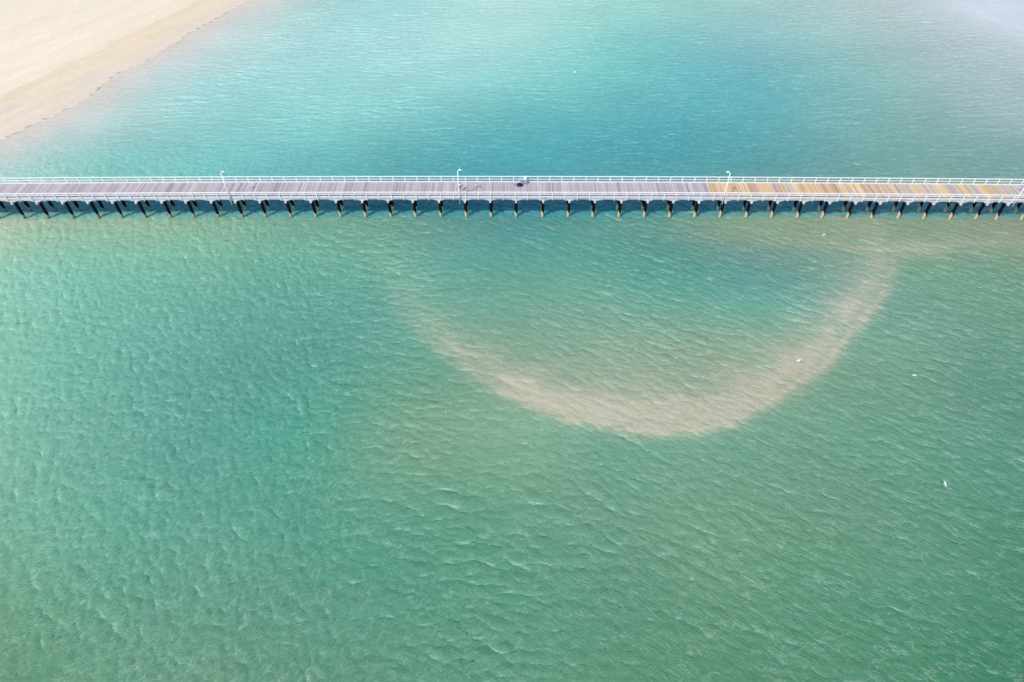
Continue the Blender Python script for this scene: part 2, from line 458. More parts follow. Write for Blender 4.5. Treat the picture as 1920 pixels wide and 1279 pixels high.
# silt stirred off the shallows tints the water over them
silt_c = np.zeros(GX.shape + (3,))
wl = sstep(-40, -75, GX)[..., None] * sstep(95, 110, GY)[..., None]; wr = sstep(85, 115, GX)[..., None] * sstep(110, 140, GY)[..., None]
silt_c = np.array([.655, .485, .345]) * (1 - wl - wr) + np.array([.60, .57, .50]) * wl + np.array([.56, .555, .57]) * wr
fm = np.exp(-depth * 1.25)[..., None] - .03
body = body * (1 - fm) + silt_c * fm
fe = (np.exp(-depth * 5) * (GX < 60))[..., None]
body = body * (1 - fe) + np.array([.62, .525, .42]) * fe
# the pier's shade deepened by a dark blue band painted into the body colour
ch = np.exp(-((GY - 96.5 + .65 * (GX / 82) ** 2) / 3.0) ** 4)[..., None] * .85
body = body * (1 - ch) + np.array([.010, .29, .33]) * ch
# mesh = wave field plus a flat skirt out to the horizon
pad = np.array([4000., 1500., 500., 150., 30.])
xs = np.concatenate([WX0 - pad, wx, WX1 + pad[::-1]]); ys = np.concatenate([WY0 - pad, wy, WY1 + pad[::-1]])
Pn = len(pad)
padded = lambda a: np.pad(a, [(Pn, Pn), (Pn, Pn)] + [(0, 0)] * (a.ndim - 2), mode='edge')
water_me = grid_mesh('water', xs, ys, padded(H * 1.0))
co = np.empty(len(water_me.vertices) * 3, np.float32); water_me.vertices.foreach_get('co', co)
co = co.reshape(-1, 3)
co[:, 0] += padded(DX * CH).ravel(); co[:, 1] += padded(DY * CH).ravel()
water_me.vertices.foreach_set('co', co.ravel())
for nm, arr in (('depth', depth), ('crest', crest)):
    at = water_me.attributes.new(nm, 'FLOAT', 'POINT'); at.data.foreach_set('value', padded(arr).ravel().astype(np.float32))
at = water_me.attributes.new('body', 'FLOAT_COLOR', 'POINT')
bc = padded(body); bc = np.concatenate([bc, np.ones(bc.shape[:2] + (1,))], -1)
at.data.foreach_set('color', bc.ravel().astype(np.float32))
water_me.update()

mw = bpy.data.materials.new('sea_water'); mw.use_nodes = True
nt = mw.node_tree
nt.nodes.clear()
out = node(mw, 'ShaderNodeOutputMaterial')
aD = node(mw, 'ShaderNodeAttribute', attribute_name='depth').outputs['Fac']
aC = node(mw, 'ShaderNodeAttribute', attribute_name='crest').outputs['Fac']
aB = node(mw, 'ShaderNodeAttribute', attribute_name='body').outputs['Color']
# ripples too small for the mesh
gx_ = node(mw, 'ShaderNodeSeparateXYZ'); gp_ = node(mw, 'ShaderNodeNewGeometry'); lk(mw, gp_.outputs['Position'], gx_.inputs[0])
sidef = math_n(mw, 'MULTIPLY_ADD', gx_.outputs['X'], .022, .5, clamp=True)
rl = banded(mw, 48, 4.6, 1.5, 6, .66, 1)
rr_ = banded(mw, -33, 4.6, 1.3, 6, .66, 2)
mr_ = node(mw, 'ShaderNodeMix'); lk(mw, sidef, mr_.inputs[0]); lk(mw, rl, mr_.inputs[2]); lk(mw, rr_, mr_.inputs[3])
r1 = mr_.outputs[0]
r2 = banded(mw, 8, 9.0, 4.0, 4, .65, 5)
rip = math_n(mw, 'MULTIPLY_ADD', r2, .55, r1)
bmp = node(mw, 'ShaderNodeBump'); bmp.inputs['Distance'].default_value = .2; bmp.inputs['Strength'].default_value = 1.0
lk(mw, rip, bmp.inputs['Height'])
# silt: drifting patches of slightly different turbidity
p1 = noise(mw, .045, 6, .6, (1, 1.5, 1), (0, 0, R(-20)))
p2 = noise(mw, .35, 5, .65, (1, 2.2, 1), (0, 0, R(-15)))
silt = math_n(mw, 'ADD', math_n(mw, 'MULTIPLY', p1, .34), math_n(mw, 'MULTIPLY', p2, .16))
silt = math_n(mw, 'ADD', silt, .75)
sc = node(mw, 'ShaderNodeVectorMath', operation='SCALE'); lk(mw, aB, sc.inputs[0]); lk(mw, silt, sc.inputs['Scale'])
# scattered light painted into crest colour; the sharpest crests carry a trace of foam
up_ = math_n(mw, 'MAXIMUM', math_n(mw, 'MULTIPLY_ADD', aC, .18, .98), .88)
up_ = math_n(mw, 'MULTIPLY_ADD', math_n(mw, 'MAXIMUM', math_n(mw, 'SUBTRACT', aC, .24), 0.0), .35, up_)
up_ = math_n(mw, 'ADD', up_, math_n(mw, 'MULTIPLY_ADD', rip, .62, -.48))  # light and dark of the fine ripples, painted into the colour as well
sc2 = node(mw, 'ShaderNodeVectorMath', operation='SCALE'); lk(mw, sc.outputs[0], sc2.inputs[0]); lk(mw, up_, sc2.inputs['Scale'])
streak = banded(mw, 4, 1.6, .35, 4, .6, 9)
fo = math_n(mw, 'SUBTRACT', math_n(mw, 'ADD', aC, math_n(mw, 'ADD', math_n(mw, 'MULTIPLY_ADD', r2, .4, -.2), math_n(mw, 'MULTIPLY_ADD', streak, 1.0, -.5))), .19)
fo = math_n(mw, 'MULTIPLY', fo, 1.1, clamp=True)
fo = math_n(mw, 'MULTIPLY', fo, .62)
# pale scatter on hair-thin ripple crests, painted into the colour in short lengths
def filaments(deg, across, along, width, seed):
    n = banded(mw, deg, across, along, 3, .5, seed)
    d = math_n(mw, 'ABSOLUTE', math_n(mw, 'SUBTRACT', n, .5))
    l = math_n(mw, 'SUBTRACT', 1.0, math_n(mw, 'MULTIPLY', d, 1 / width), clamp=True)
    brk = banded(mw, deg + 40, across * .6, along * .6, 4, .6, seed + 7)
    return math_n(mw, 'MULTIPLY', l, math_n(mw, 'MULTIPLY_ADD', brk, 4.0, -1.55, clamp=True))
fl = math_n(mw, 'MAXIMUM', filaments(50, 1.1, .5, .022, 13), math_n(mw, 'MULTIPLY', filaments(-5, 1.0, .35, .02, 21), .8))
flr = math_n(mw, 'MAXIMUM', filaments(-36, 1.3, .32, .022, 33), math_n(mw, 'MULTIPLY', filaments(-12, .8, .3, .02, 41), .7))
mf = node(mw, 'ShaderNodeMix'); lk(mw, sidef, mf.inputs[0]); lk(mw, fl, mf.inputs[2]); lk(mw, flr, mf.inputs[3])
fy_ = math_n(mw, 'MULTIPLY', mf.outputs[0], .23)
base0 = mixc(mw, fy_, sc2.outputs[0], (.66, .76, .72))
basec = mixc(mw, fo, base0, (.72, .80, .77))
pr = node(mw, 'ShaderNodeBsdfPrincipled')
lk(mw, basec, pr.inputs['Base Color'])
pr.inputs['Roughness'].default_value = .12
pr.inputs['IOR'].default_value = 1.333
pr.subsurface_method = 'BURLEY'
lk(mw, math_n(mw, 'MULTIPLY', math_n(mw, 'MULTIPLY', math_n(mw, 'SUBTRACT', aD, .05), 2.6, clamp=True), .55), pr.inputs['Subsurface Weight'])
pr.inputs['Subsurface Radius'].default_value = (.8, 1.6, 1.5)
pr.inputs['Subsurface Scale'].default_value = 1.0
lk(mw, bmp.outputs[0], pr.inputs['Normal'])
tr = node(mw, 'ShaderNodeBsdfTransparent')
gl = node(mw, 'ShaderNodeBsdfGlossy'); gl.inputs['Roughness'].default_value = .12
lk(mw, bmp.outputs[0], gl.inputs['Normal'])
fr = node(mw, 'ShaderNodeFresnel'); fr.inputs['IOR'].default_value = 1.333
lk(mw, bmp.outputs[0], fr.inputs['Normal'])
clear = node(mw, 'ShaderNodeMixShader'); lk(mw, fr.outputs[0], clear.inputs[0]); lk(mw, tr.outputs[0], clear.inputs[1]); lk(mw, gl.outputs[0], clear.inputs[2])
# the clear layer is tinted by the water path; opacity of the silty water grows with depth
tint = ramp(mw, math_n(mw, 'MULTIPLY', aD, .3, clamp=True), [(0, (1, 1, 1)), (.25, (.80, .93, .92)), (1, (.25, .7, .68))])
lk(mw, tint, tr.inputs[0])
dd_ = math_n(mw, 'MAXIMUM', aD, 0)
op = math_n(mw, 'SUBTRACT', 1.0, math_n(mw, 'POWER', 2.71828, math_n(mw, 'MULTIPLY', dd_, -500.0)))
op = math_n(mw, 'MAXIMUM', op, math_n(mw, 'MULTIPLY', fo, .8))
mx = node(mw, 'ShaderNodeMixShader'); lk(mw, op, mx.inputs[0]); lk(mw, clear.outputs[0], mx.inputs[1]); lk(mw, pr.outputs[0], mx.inputs[2])
lk(mw, mx.outputs[0], out.inputs['Surface'])
water_me.materials.append(mw)
water = bpy.data.objects.new('water', water_me); col.objects.link(water)
tag(water, 'turquoise green shallow sea ruffled by small wind waves', kind='structure')

# ------------------------------------------------------------------ materials of the pier
def white_paint(name, base=(.80, .80, .80), worn=(.55, .50, .46), amount=.5):
    m = mat(name, base, .5, .4)
    b = m.node_tree.nodes['Principled BSDF']
    n = noise(m, 3.5, 6, .7)
    n_ = noise(m, .6, 3, .5)
    f = math_n(m, 'MULTIPLY', math_n(m, 'SUBTRACT', math_n(m, 'MULTIPLY_ADD', n_, .5, n), .92 - .2 * amount), 5 * amount, clamp=True)
    lk(m, mixc(m, f, base, worn), b.inputs['Base Color'])
    return m
M_white = white_paint('white_rail_paint', (.78, .78, .78), (.60, .57, .55), .5)
M_beam = white_paint('weathered_white_timber', (.62, .58, .60), (.30, .24, .23), .8)
M_kerb = white_paint('scuffed_white_kerb', (.72, .69, .70), (.42, .36, .35), .6)

M_plank = mat('deck_planks', (.4, .35, .35), .85, .2)
b = M_plank.node_tree.nodes['Principled BSDF']
ta = node(M_plank, 'ShaderNodeAttribute', attribute_name='tint').outputs['Color']
g1 = noise(M_plank, 1.0, 6, .65, (22, 1.6, 1))
g2 = noise(M_plank, 2.2, 4, .6)
gf = math_n(M_plank, 'MULTIPLY', math_n(M_plank, 'MULTIPLY_ADD', g1, .5, .75), math_n(M_plank, 'MULTIPLY_ADD', g2, .35, .82))
gs = node(M_plank, 'ShaderNodeVectorMath', operation='SCALE'); lk(M_plank, ta, gs.inputs[0]); lk(M_plank, gf, gs.inputs['Scale'])
# a dark spill soaked into the planks by the bait table
gp = node(M_plank, 'ShaderNodeNewGeometry')
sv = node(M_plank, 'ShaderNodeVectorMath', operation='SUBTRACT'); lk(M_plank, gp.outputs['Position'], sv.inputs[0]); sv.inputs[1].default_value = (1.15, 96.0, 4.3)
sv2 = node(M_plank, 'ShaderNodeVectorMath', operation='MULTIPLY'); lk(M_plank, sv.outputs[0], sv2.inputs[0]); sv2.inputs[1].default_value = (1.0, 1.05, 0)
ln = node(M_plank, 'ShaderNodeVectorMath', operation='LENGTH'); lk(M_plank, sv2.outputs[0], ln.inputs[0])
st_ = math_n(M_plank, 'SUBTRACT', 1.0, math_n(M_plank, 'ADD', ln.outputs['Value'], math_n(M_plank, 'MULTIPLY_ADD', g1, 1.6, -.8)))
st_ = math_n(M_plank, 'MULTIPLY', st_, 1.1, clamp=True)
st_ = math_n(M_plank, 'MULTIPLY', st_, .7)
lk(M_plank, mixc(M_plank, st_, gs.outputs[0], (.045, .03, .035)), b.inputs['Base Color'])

M_tar = mat('black_pile_sleeve', (.004, .004, .005), .75, .12)
M_pile = mat('crusted_pile', (.5, .38, .22), .9, .2)
b = M_pile.node_tree.nodes['Principled BSDF']
na = noise(M_pile, 3.0, 6, .7)
gg = node(M_pile, 'ShaderNodeNewGeometry'); sp_ = node(M_pile, 'ShaderNodeSeparateXYZ'); lk(M_pile, gg.outputs['Position'], sp_.inputs[0])
tan = ramp(M_pile, na, [(.3, (.36, .25, .14)), (.5, (.56, .43, .26)), (.7, (.66, .53, .34))])
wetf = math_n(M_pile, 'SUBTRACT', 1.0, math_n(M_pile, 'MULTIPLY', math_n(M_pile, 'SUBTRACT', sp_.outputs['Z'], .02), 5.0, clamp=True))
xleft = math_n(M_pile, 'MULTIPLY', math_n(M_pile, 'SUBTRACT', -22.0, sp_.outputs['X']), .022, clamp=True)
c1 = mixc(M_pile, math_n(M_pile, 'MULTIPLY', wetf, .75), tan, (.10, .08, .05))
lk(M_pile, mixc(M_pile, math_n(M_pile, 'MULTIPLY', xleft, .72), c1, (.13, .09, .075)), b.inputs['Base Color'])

# ------------------------------------------------------------------ the pier
DECK = 4.3
W = 4.6
def rail_y(x):                      # the pier bows very slightly
    return 92.4 - .65 * (x / 82) ** 2 - .18 * (x / 82)
PX0, PX1 = -100.0, 100.0
pier = empty('pier', (0, 92.4, 0))
OFFY = 92.4
tag(pier, 'long narrow timber pier with white railings on dark piles crossing the shallow turquoise sea', 'pier')

def sweep(name, material, y0, y1, z0, z1, parent=None, seg=2.0, jitter=0.0, gap=0.0):
    mb = MB()
    x = PX0
    while x < PX1 - 1e-6:
        x2 = min(x + seg, PX1)
        ra, rb = rail_y(x) - OFFY, rail_y(x2) - OFFY
        j = random.uniform(-jitter, jitter)
        xa, xb = x, x2 - gap
        p = [(xa, ra + y0, z0 + j), (xb, rb + y0, z0 + j), (xb, rb + y1, z0 + j), (xa, ra + y1, z0 + j),
             (xa, ra + y0, z1 + j), (xb, rb + y0, z1 + j), (xb, rb + y1, z1 + j), (xa, ra + y1, z1 + j)]
        if gap > 0 or jitter > 0:
            mb.hexa(p)
        else:                        # continuous: outer faces only, no inner ends
            fs = [(0, 3, 2, 1), (4, 5, 6, 7), (0, 1, 5, 4), (2, 3, 7, 6)]
            if x <= PX0 + 1e-6: fs.append((3, 0, 4, 7))
            if x2 >= PX1 - 1e-6: fs.append((1, 2, 6, 5))
            mb.add(p, fs)
        x = x2
    return mb.build(name, material, parent)

# deck planks, one by one inside one mesh; the far right is a stretch of new yellow timber
OLD = [(.34, .29, .30), (.325, .275, .29), (.36, .315, .325), (.30, .25, .26), (.37, .33, .335), (.335, .29, .305), (.315, .27, .285), (.345, .30, .30)]
NEW = [(.58, .42, .23), (.56, .39, .21), (.53, .36, .22), (.54, .42, .28), (.48, .33, .21), (.45, .34, .27), (.58, .45, .27), (.40, .28, .20), (.45, .38, .33), (.56, .40, .24), (.58, .43, .26)]
def planks(x0, x1, new):
    mb = MB()
    x = x0
    base = random.choice(NEW if new else OLD); run = 0
    while x < x1 - .05:
        w = random.uniform(.15, .21)
        xb = min(x + w, x1)
        if run <= 0:
            base = random.choice(NEW if new else OLD); run = random.randint(1, 6) if new else random.randint(1, 3)
            if new and x > 62 and random.random() < .5: base = random.choice([(.47, .40, .29), (.38, .34, .35), (.50, .38, .26), (.45, .37, .25)])
        run -= 1
        k = random.uniform(.86, 1.1) * (1.04 if new else 1.24)
        if random.random() < (.06 if new else .05): k *= .62
        if not new and random.random() < .08: k *= 1.22
        t = tuple(min(.9, c * k) for c in base)
        g = random.choice([.012, .012, .012, .02, .03])
        e0, e1 = random.uniform(-.03, .03), random.uniform(-.03, .03)
        dz_ = random.uniform(-.006, .006)
        ra, rb = rail_y(x) - OFFY, rail_y(xb) - OFFY
        ya, yb = .11 + e0, W - .07 + e1
        z0, z1 = DECK - .075 + dz_, DECK + dz_
        mb.hexa([(x, ra + ya, z0), (xb - g, rb + ya, z0), (xb - g, rb + yb, z0), (x, ra + yb, z0),
                 (x, ra + ya, z1), (xb - g, rb + ya, z1), (xb - g, rb + yb, z1), (x, ra + yb, z1)], t)
        x = xb
    return mb
XN = 32.2
d1 = planks(PX0, XN, False).build('deck', M_plank, pier)
d1['label'] = 'weathered grey lilac planks laid across the pier'
mbn = planks(XN, PX1, True)
d2 = mbn.build('deck', M_plank, pier)
d2['label'] = 'newer yellow and tan planks at the right end of the pier'

k1 = sweep('kerb', M_kerb, .068, .19, DECK + .012, DECK + .14, pier, seg=4.0, gap=.02)
k2 = sweep('kerb', M_kerb, W - .22, W - .09, DECK + .012, DECK + .16, pier, seg=4.0, gap=.02)
s1 = sweep('stringer', M_beam, .075, .26, DECK - .40, DECK - .078, pier, seg=4.1, gap=.02, jitter=.012)
s2 = sweep('stringer', M_beam, W - .26, W - .075, DECK - .40, DECK - .078, pier, seg=4.1, gap=.02, jitter=.012)
s3 = sweep('stringer', M_beam, 1.5, 1.7, DECK - .40, DECK - .078, pier, seg=4.1, gap=.02, jitter=.003)
s4 = sweep('stringer', M_beam, 2.9, 3.1, DECK - .40, DECK - .078, pier, seg=4.1, gap=.02, jitter=.003)
s5 = sweep('edge_board', M_beam, -.02, .068, DECK - .13, DECK - .03, pier, seg=3.3, gap=.03, jitter=.01)

BENTS = [-97.5, -93.4, -89.3, -85.21, -81.06, -77.01, -72.86, -68.8, -64.86, -60.98, -56.84, -53.0, -48.87, -44.91, -41.01, -36.8, -32.72, -28.59, -24.38, -20.16, -16.14, -11.87, -7.67, -3.51, 0.62, 5.06, 9.33, 13.5, 17.76, 22.02, 26.19, 30.37, 34.62, 38.88, 43.13, 47.36, 51.55, 55.71, 59.69, 64.11, 68.27, 72.68, 76.92, 80.27, 84.41, 88.6, 92.8, 97.0]

# one of each kind, then copies
def corbel_mb(kk):
    mb = MB()
    t = [(1.0, DECK - .50, DECK - .404), (.68, DECK - .60, DECK - .502), (.4, DECK - .70, DECK - .602)]
    for i, (hw, z0, z1) in enumerate(t):
        a = hw * random.uniform(.93, 1.07); b_ = hw * random.uniform(.93, 1.07)
        y0, y1 = .08 + .004 * i, .255 - .004 * i
        ch = .12
        mb.add([(-a, y0, z1), (-a + ch, y0, z0), (b_ - ch, y0, z0), (b_, y0, z1), (-a, y1, z1), (-a + ch, y1, z0), (b_ - ch, y1, z0), (b_, y1, z1)],
               [(0, 1, 2, 3), (7, 6, 5, 4), (0, 4, 5, 1), (1, 5, 6, 2), (2, 6, 7, 3), (3, 7, 4, 0)])
    return mb
def headstock_mb():
    mb = MB()
    mb.box(-.15, .15, -.1, W + .1, DECK - 1.02, DECK - .704)
    return mb
def bracket_mb():
    mb = MB()
    mb.box(-.17, .17, -.16, -.102, DECK - 1.12, DECK - .80)
    return mb

def pile_mb(h0, seed):
    random.seed(seed)
    mb = MB()
    n = 14
    rr = .21
    zs = [-4.4, -1.5, -.2, .1, .5, .9, 1.4, 2.0, h0]
    rad = [rr * 1.05, rr * 1.05, rr * 1.04 + .012, rr + .016, rr + .012, rr + random.uniform(0, .012), rr, rr, rr]
    mb.tube([(0, 0, z) for z in zs], rad, n)
    return mb
def sleeve_mb(h0, seed):
    """black wrap round the pile; its lower edge is cut on the slant, higher on the left"""
    g = random.Random(seed)
    mb = MB()
    n = 20; ro, ri = .255, .214
    vs_, fs = [], []
    zl, zr = g.uniform(1.25, 1.65), g.uniform(.62, .85)
    for k in range(n):
        a = 2 * math.pi * k / n
        c, s_ = math.cos(a), math.sin(a)
        zb = zr + (zl - zr) * (.5 - .5 * c) ** 1.6 + .05 * math.sin(3 * a + seed)
        vs_ += [(ro * c, ro * s_, zb), (ro * c, ro * s_, h0), (ri * c, ri * s_, h0), (ri * c, ri * s_, zb)]
    for k in range(n):
        a0, b0 = 4 * k, 4 * ((k + 1) % n)
        fs += [(a0, b0, b0 + 1, a0 + 1), (a0 + 1, b0 + 1, b0 + 2, a0 + 2), (a0 + 2, b0 + 2, b0 + 3, a0 + 3), (a0 + 3, b0 + 3, b0, a0)]
    mb.add(vs_, fs)
    return mb
HT = DECK - 1.025
corbels = [corbel_mb(i).build('corbel', M_beam, pier, bevel=.01) for i in range(4)]
hst = headstock_mb().build('headstock', M_beam, pier, bevel=.015)
pvar = []
for i in range(4):
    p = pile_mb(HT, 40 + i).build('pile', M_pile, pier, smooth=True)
    s_ = sleeve_mb(HT - .005, 3 + i).build('sleeve', M_tar, p, smooth=False)
    pvar.append((p, s_))
random.seed(77)
used_p, used_c = set(), set()
for bi, x in enumerate(BENTS):
    ry = rail_y(x) - OFFY
    k = bi % 4 if bi < 4 else random.randrange(4)
    # corbels: near and far edge
    for dy in (0.0, W - .335):
        if k not in used_c:
            used_c.add(k); corbels[k].location = (x, ry + dy, 0)
        else:
            copy_part(corbels[k], pier, (x + random.uniform(-.05, .05), ry + dy, 0))
    if bi == 0: hst.location = (x, ry, 0)
    else: copy_part(hst, pier, (x + random.uniform(-.04, .04), ry + random.uniform(-.05, .05), 0))
    for j, dy in enumerate((.78, 2.75)):
        q = (bi * 2 + j) % 4 if (bi * 2 + j) < 4 else random.randrange(4)
        p, s_ = pvar[q]
        loc = (x + random.uniform(-.05, .05), ry + dy, 0)
        rz = R(random.uniform(-22, 22))
        if q not in used_p:
            used_p.add(q); p.location = loc; p.rotation_euler[2] = rz
        else:
            c = copy_part(p, pier, loc); c.rotation_euler = (R(random.uniform(-.6, .6)), R(random.uniform(-.6, .6)), rz)
            c2 = s_.copy(); c2.parent = c; col.objects.link(c2)

# railings: two rails on posts, either side
def railing(yoff, side, label):
    r = empty('railing', (0, 0, 0)); r.parent = pier
    r['label'] = label
    tr_ = sweep('top_rail', M_white, yoff - .07, yoff + .07, DECK + .95, DECK + 1.04, r)
    yy = yoff + (.08 if side < 0 else -.08)
    mr = sweep('mid_rail', M_white, yy - .025, yy + .025, DECK + .50, DECK + .59, r)
    mb = MB()
    mb.box(-.055, .055, -.05, .05, DECK - (.52 if side < 0 else .4), DECK + .948)
    post = None
    x = -98.0 + (.55 if side < 0 else .25)
    while x < 98.5:
        loc = (x, rail_y(x) - OFFY + yoff, 0)
        if post is None:
            post = mb.build('post', M_white, r); post.location = loc
        else:
            copy_part(post, r, loc)
        x += 2.0
    return r
railing(0.0, -1, 'white railing along the edge nearer the viewer')
railing(W, 1, 'white railing along the far edge')

# ------------------------------------------------------------------ lamp posts fixed outside the near railing
M_lamp = mat('lamp_white', (.82, .82, .82), .4, .5)
M_glass = mat('lamp_lens', (.55, .56, .55), .3, .5)
M_grey = mat('grey_metal', (.25, .25, .26), .5, .5)
def lamp(x, y, top, head_dir, label):
    L = empty('lamp_post', (x, y, 3.2))
    tag(L, label, 'lamp post', 'lamp posts along the pier')
    h = top - 3.2
    mb = MB(); mb.tube([(0, 0, 0), (0, 0, 2.2), (0, 0, h)], [.08, .07, .055], 14)
    mb.build('pole', M_lamp, L, smooth=True)
    mb = MB()
    for z in (.55, .95):
        mb.box(-.06, .06, .10, .34, z - .05, z + .05)
    mb.build('bracket', M_grey, L)
    mb = MB()
    s = head_dir
    mb.tube([(0, 0, h - .05), (0, .02, h + .06), (s * .10, .08, h + .12), (s * .2, .14, h + .12)], .045, 8)
    mb.build('arm', M_lamp, L, smooth=True)
    mb = MB()
    mb.ellipsoid((s * .34, .22, h + .12), (.24, .17, .10), 14, 8)
    hd = mb.build('lamp_head', M_lamp, L, smooth=True)
    mb = MB(); mb.ellipsoid((s * .36, .23, h + .055), (.16, .11, .06), 12, 6)
    mb.build('lens', M_glass, hd, smooth=True)
    return L
lamp(-45.52, rail_y(-45.5) - .2, 9.0, 1, 'leftmost white lamp post on the pier, standing among grey planks near the beach end')
lamp(-8.49, rail_y(-8.5) - .2, 9.25, 1, 'white lamp post beside the two people on the pier')
lamp(34.07, rail_y(34) - .2, 9.0, -1, 'white lamp post where the grey planks change to yellow ones')
lamp(80.88, rail_y(80.9) - .2, 9.0, -1, 'white lamp post at the right edge of the photo, its top out of frame')

# ------------------------------------------------------------------ bait table by the far railing
M_steel = mat('table_steel', (.36, .41, .56), .35, .5)
M_wbox = mat('white_plastic', (.82, .84, .82), .4, .5)
T = empty('bait_table', (1.75, 96.3, DECK))
tag(T, 'pale blue grey bait cleaning table standing against the far railing', 'table')
mb = MB(); mb.box(-.66, .66, -.28, .28, .86, .91); mb.box(-.66, .66, .24, .28, .915, 1.02); mb.build('table_top', M_steel, T, bevel=.01)
for sx, sy in ((-1, -1), (1, -1), (-1, 1), (1, 1)):
    mb = MB(); mb.tube([(sx * .58, sy * .22, 0), (sx * .58, sy * .22, .855)], .032, 8); mb.build('leg', M_wbox, T, smooth=True)
mb = MB(); mb.box(-.55, .55, -.18, .18, .28, .31); mb.build('shelf', M_steel, T)
B = empty('tub', (2.17, 96.36, DECK + .912))
tag(B, 'small white tub standing on the right end of the bait table', 'tub')
mb = MB(); mb.add([(-.19, -.15, 0), (.19, -.15, 0), (.19, .15, 0), (-.19, .15, 0), (-.24, -.2, .42), (.24, -.2, .42), (.24, .2, .42), (-.24, .2, .42)],
                  [(0, 3, 2, 1), (0, 1, 5, 4), (1, 2, 6, 5), (2, 3, 7, 6), (3, 0, 4, 7)])
mb.build('tub_body', M_wbox, B)
mb = MB(); mb.box(-.27, .27, -.23, .23, .42, .455); mb.build('lid', M_wbox, B, bevel=.01)
M_black = mat('black_cloth', (.02, .016, .02), .8, .2)
G = empty('bag', (1.28, 95.72, DECK))
tag(G, 'dark slumped bag on the planks in front of the bait table', 'bag')
mb = MB(); mb.ellipsoid((0, 0, .27), (.52, .30, .28), 16, 8)
me_ = mb.build('bag_body', M_black, G, smooth=True)
for v in me_.data.vertices:
    v.co.z = max(.0, v.co.z + .03 * math.sin(v.co.x * 17) - .02); v.co.x *= 1 + .1 * math.sin(v.co.y * 14)
mb = MB(); mb.tube([(-.2, 0, .48), (-.12, -.03, .64), (.12, -.03, .64), (.2, 0, .48)], .018, 6); mb.build('strap', M_black, G, smooth=True)

# ------------------------------------------------------------------ people
def skin_obj(name, pts, edges, rads, material, parent, sub=2, root=0):
    me = bpy.data.meshes.new(name)
    me.from_pydata([tuple(p) for p in pts], edges, [])
    me.materials.append(material)
    o = bpy.data.objects.new(name, me); col.objects.link(o)
    sk = o.modifiers.new('skin', 'SKIN'); sk.use_smooth_shade = True
    if not me.skin_vertices:
        bm = bmesh.new(); bm.from_mesh(me); bm.verts.layers.skin.verify(); bm.to_mesh(me); bm.free()
    for i, r in enumerate(rads):
        d = me.skin_vertices[0].data[i]
        d.radius = r if isinstance(r, tuple) else (r, r)
        d.use_root = (i == root)
    ss = o.modifiers.new('sub', 'SUBSURF'); ss.levels = sub; ss.render_levels = sub
    if parent: o.parent = parent
    return o

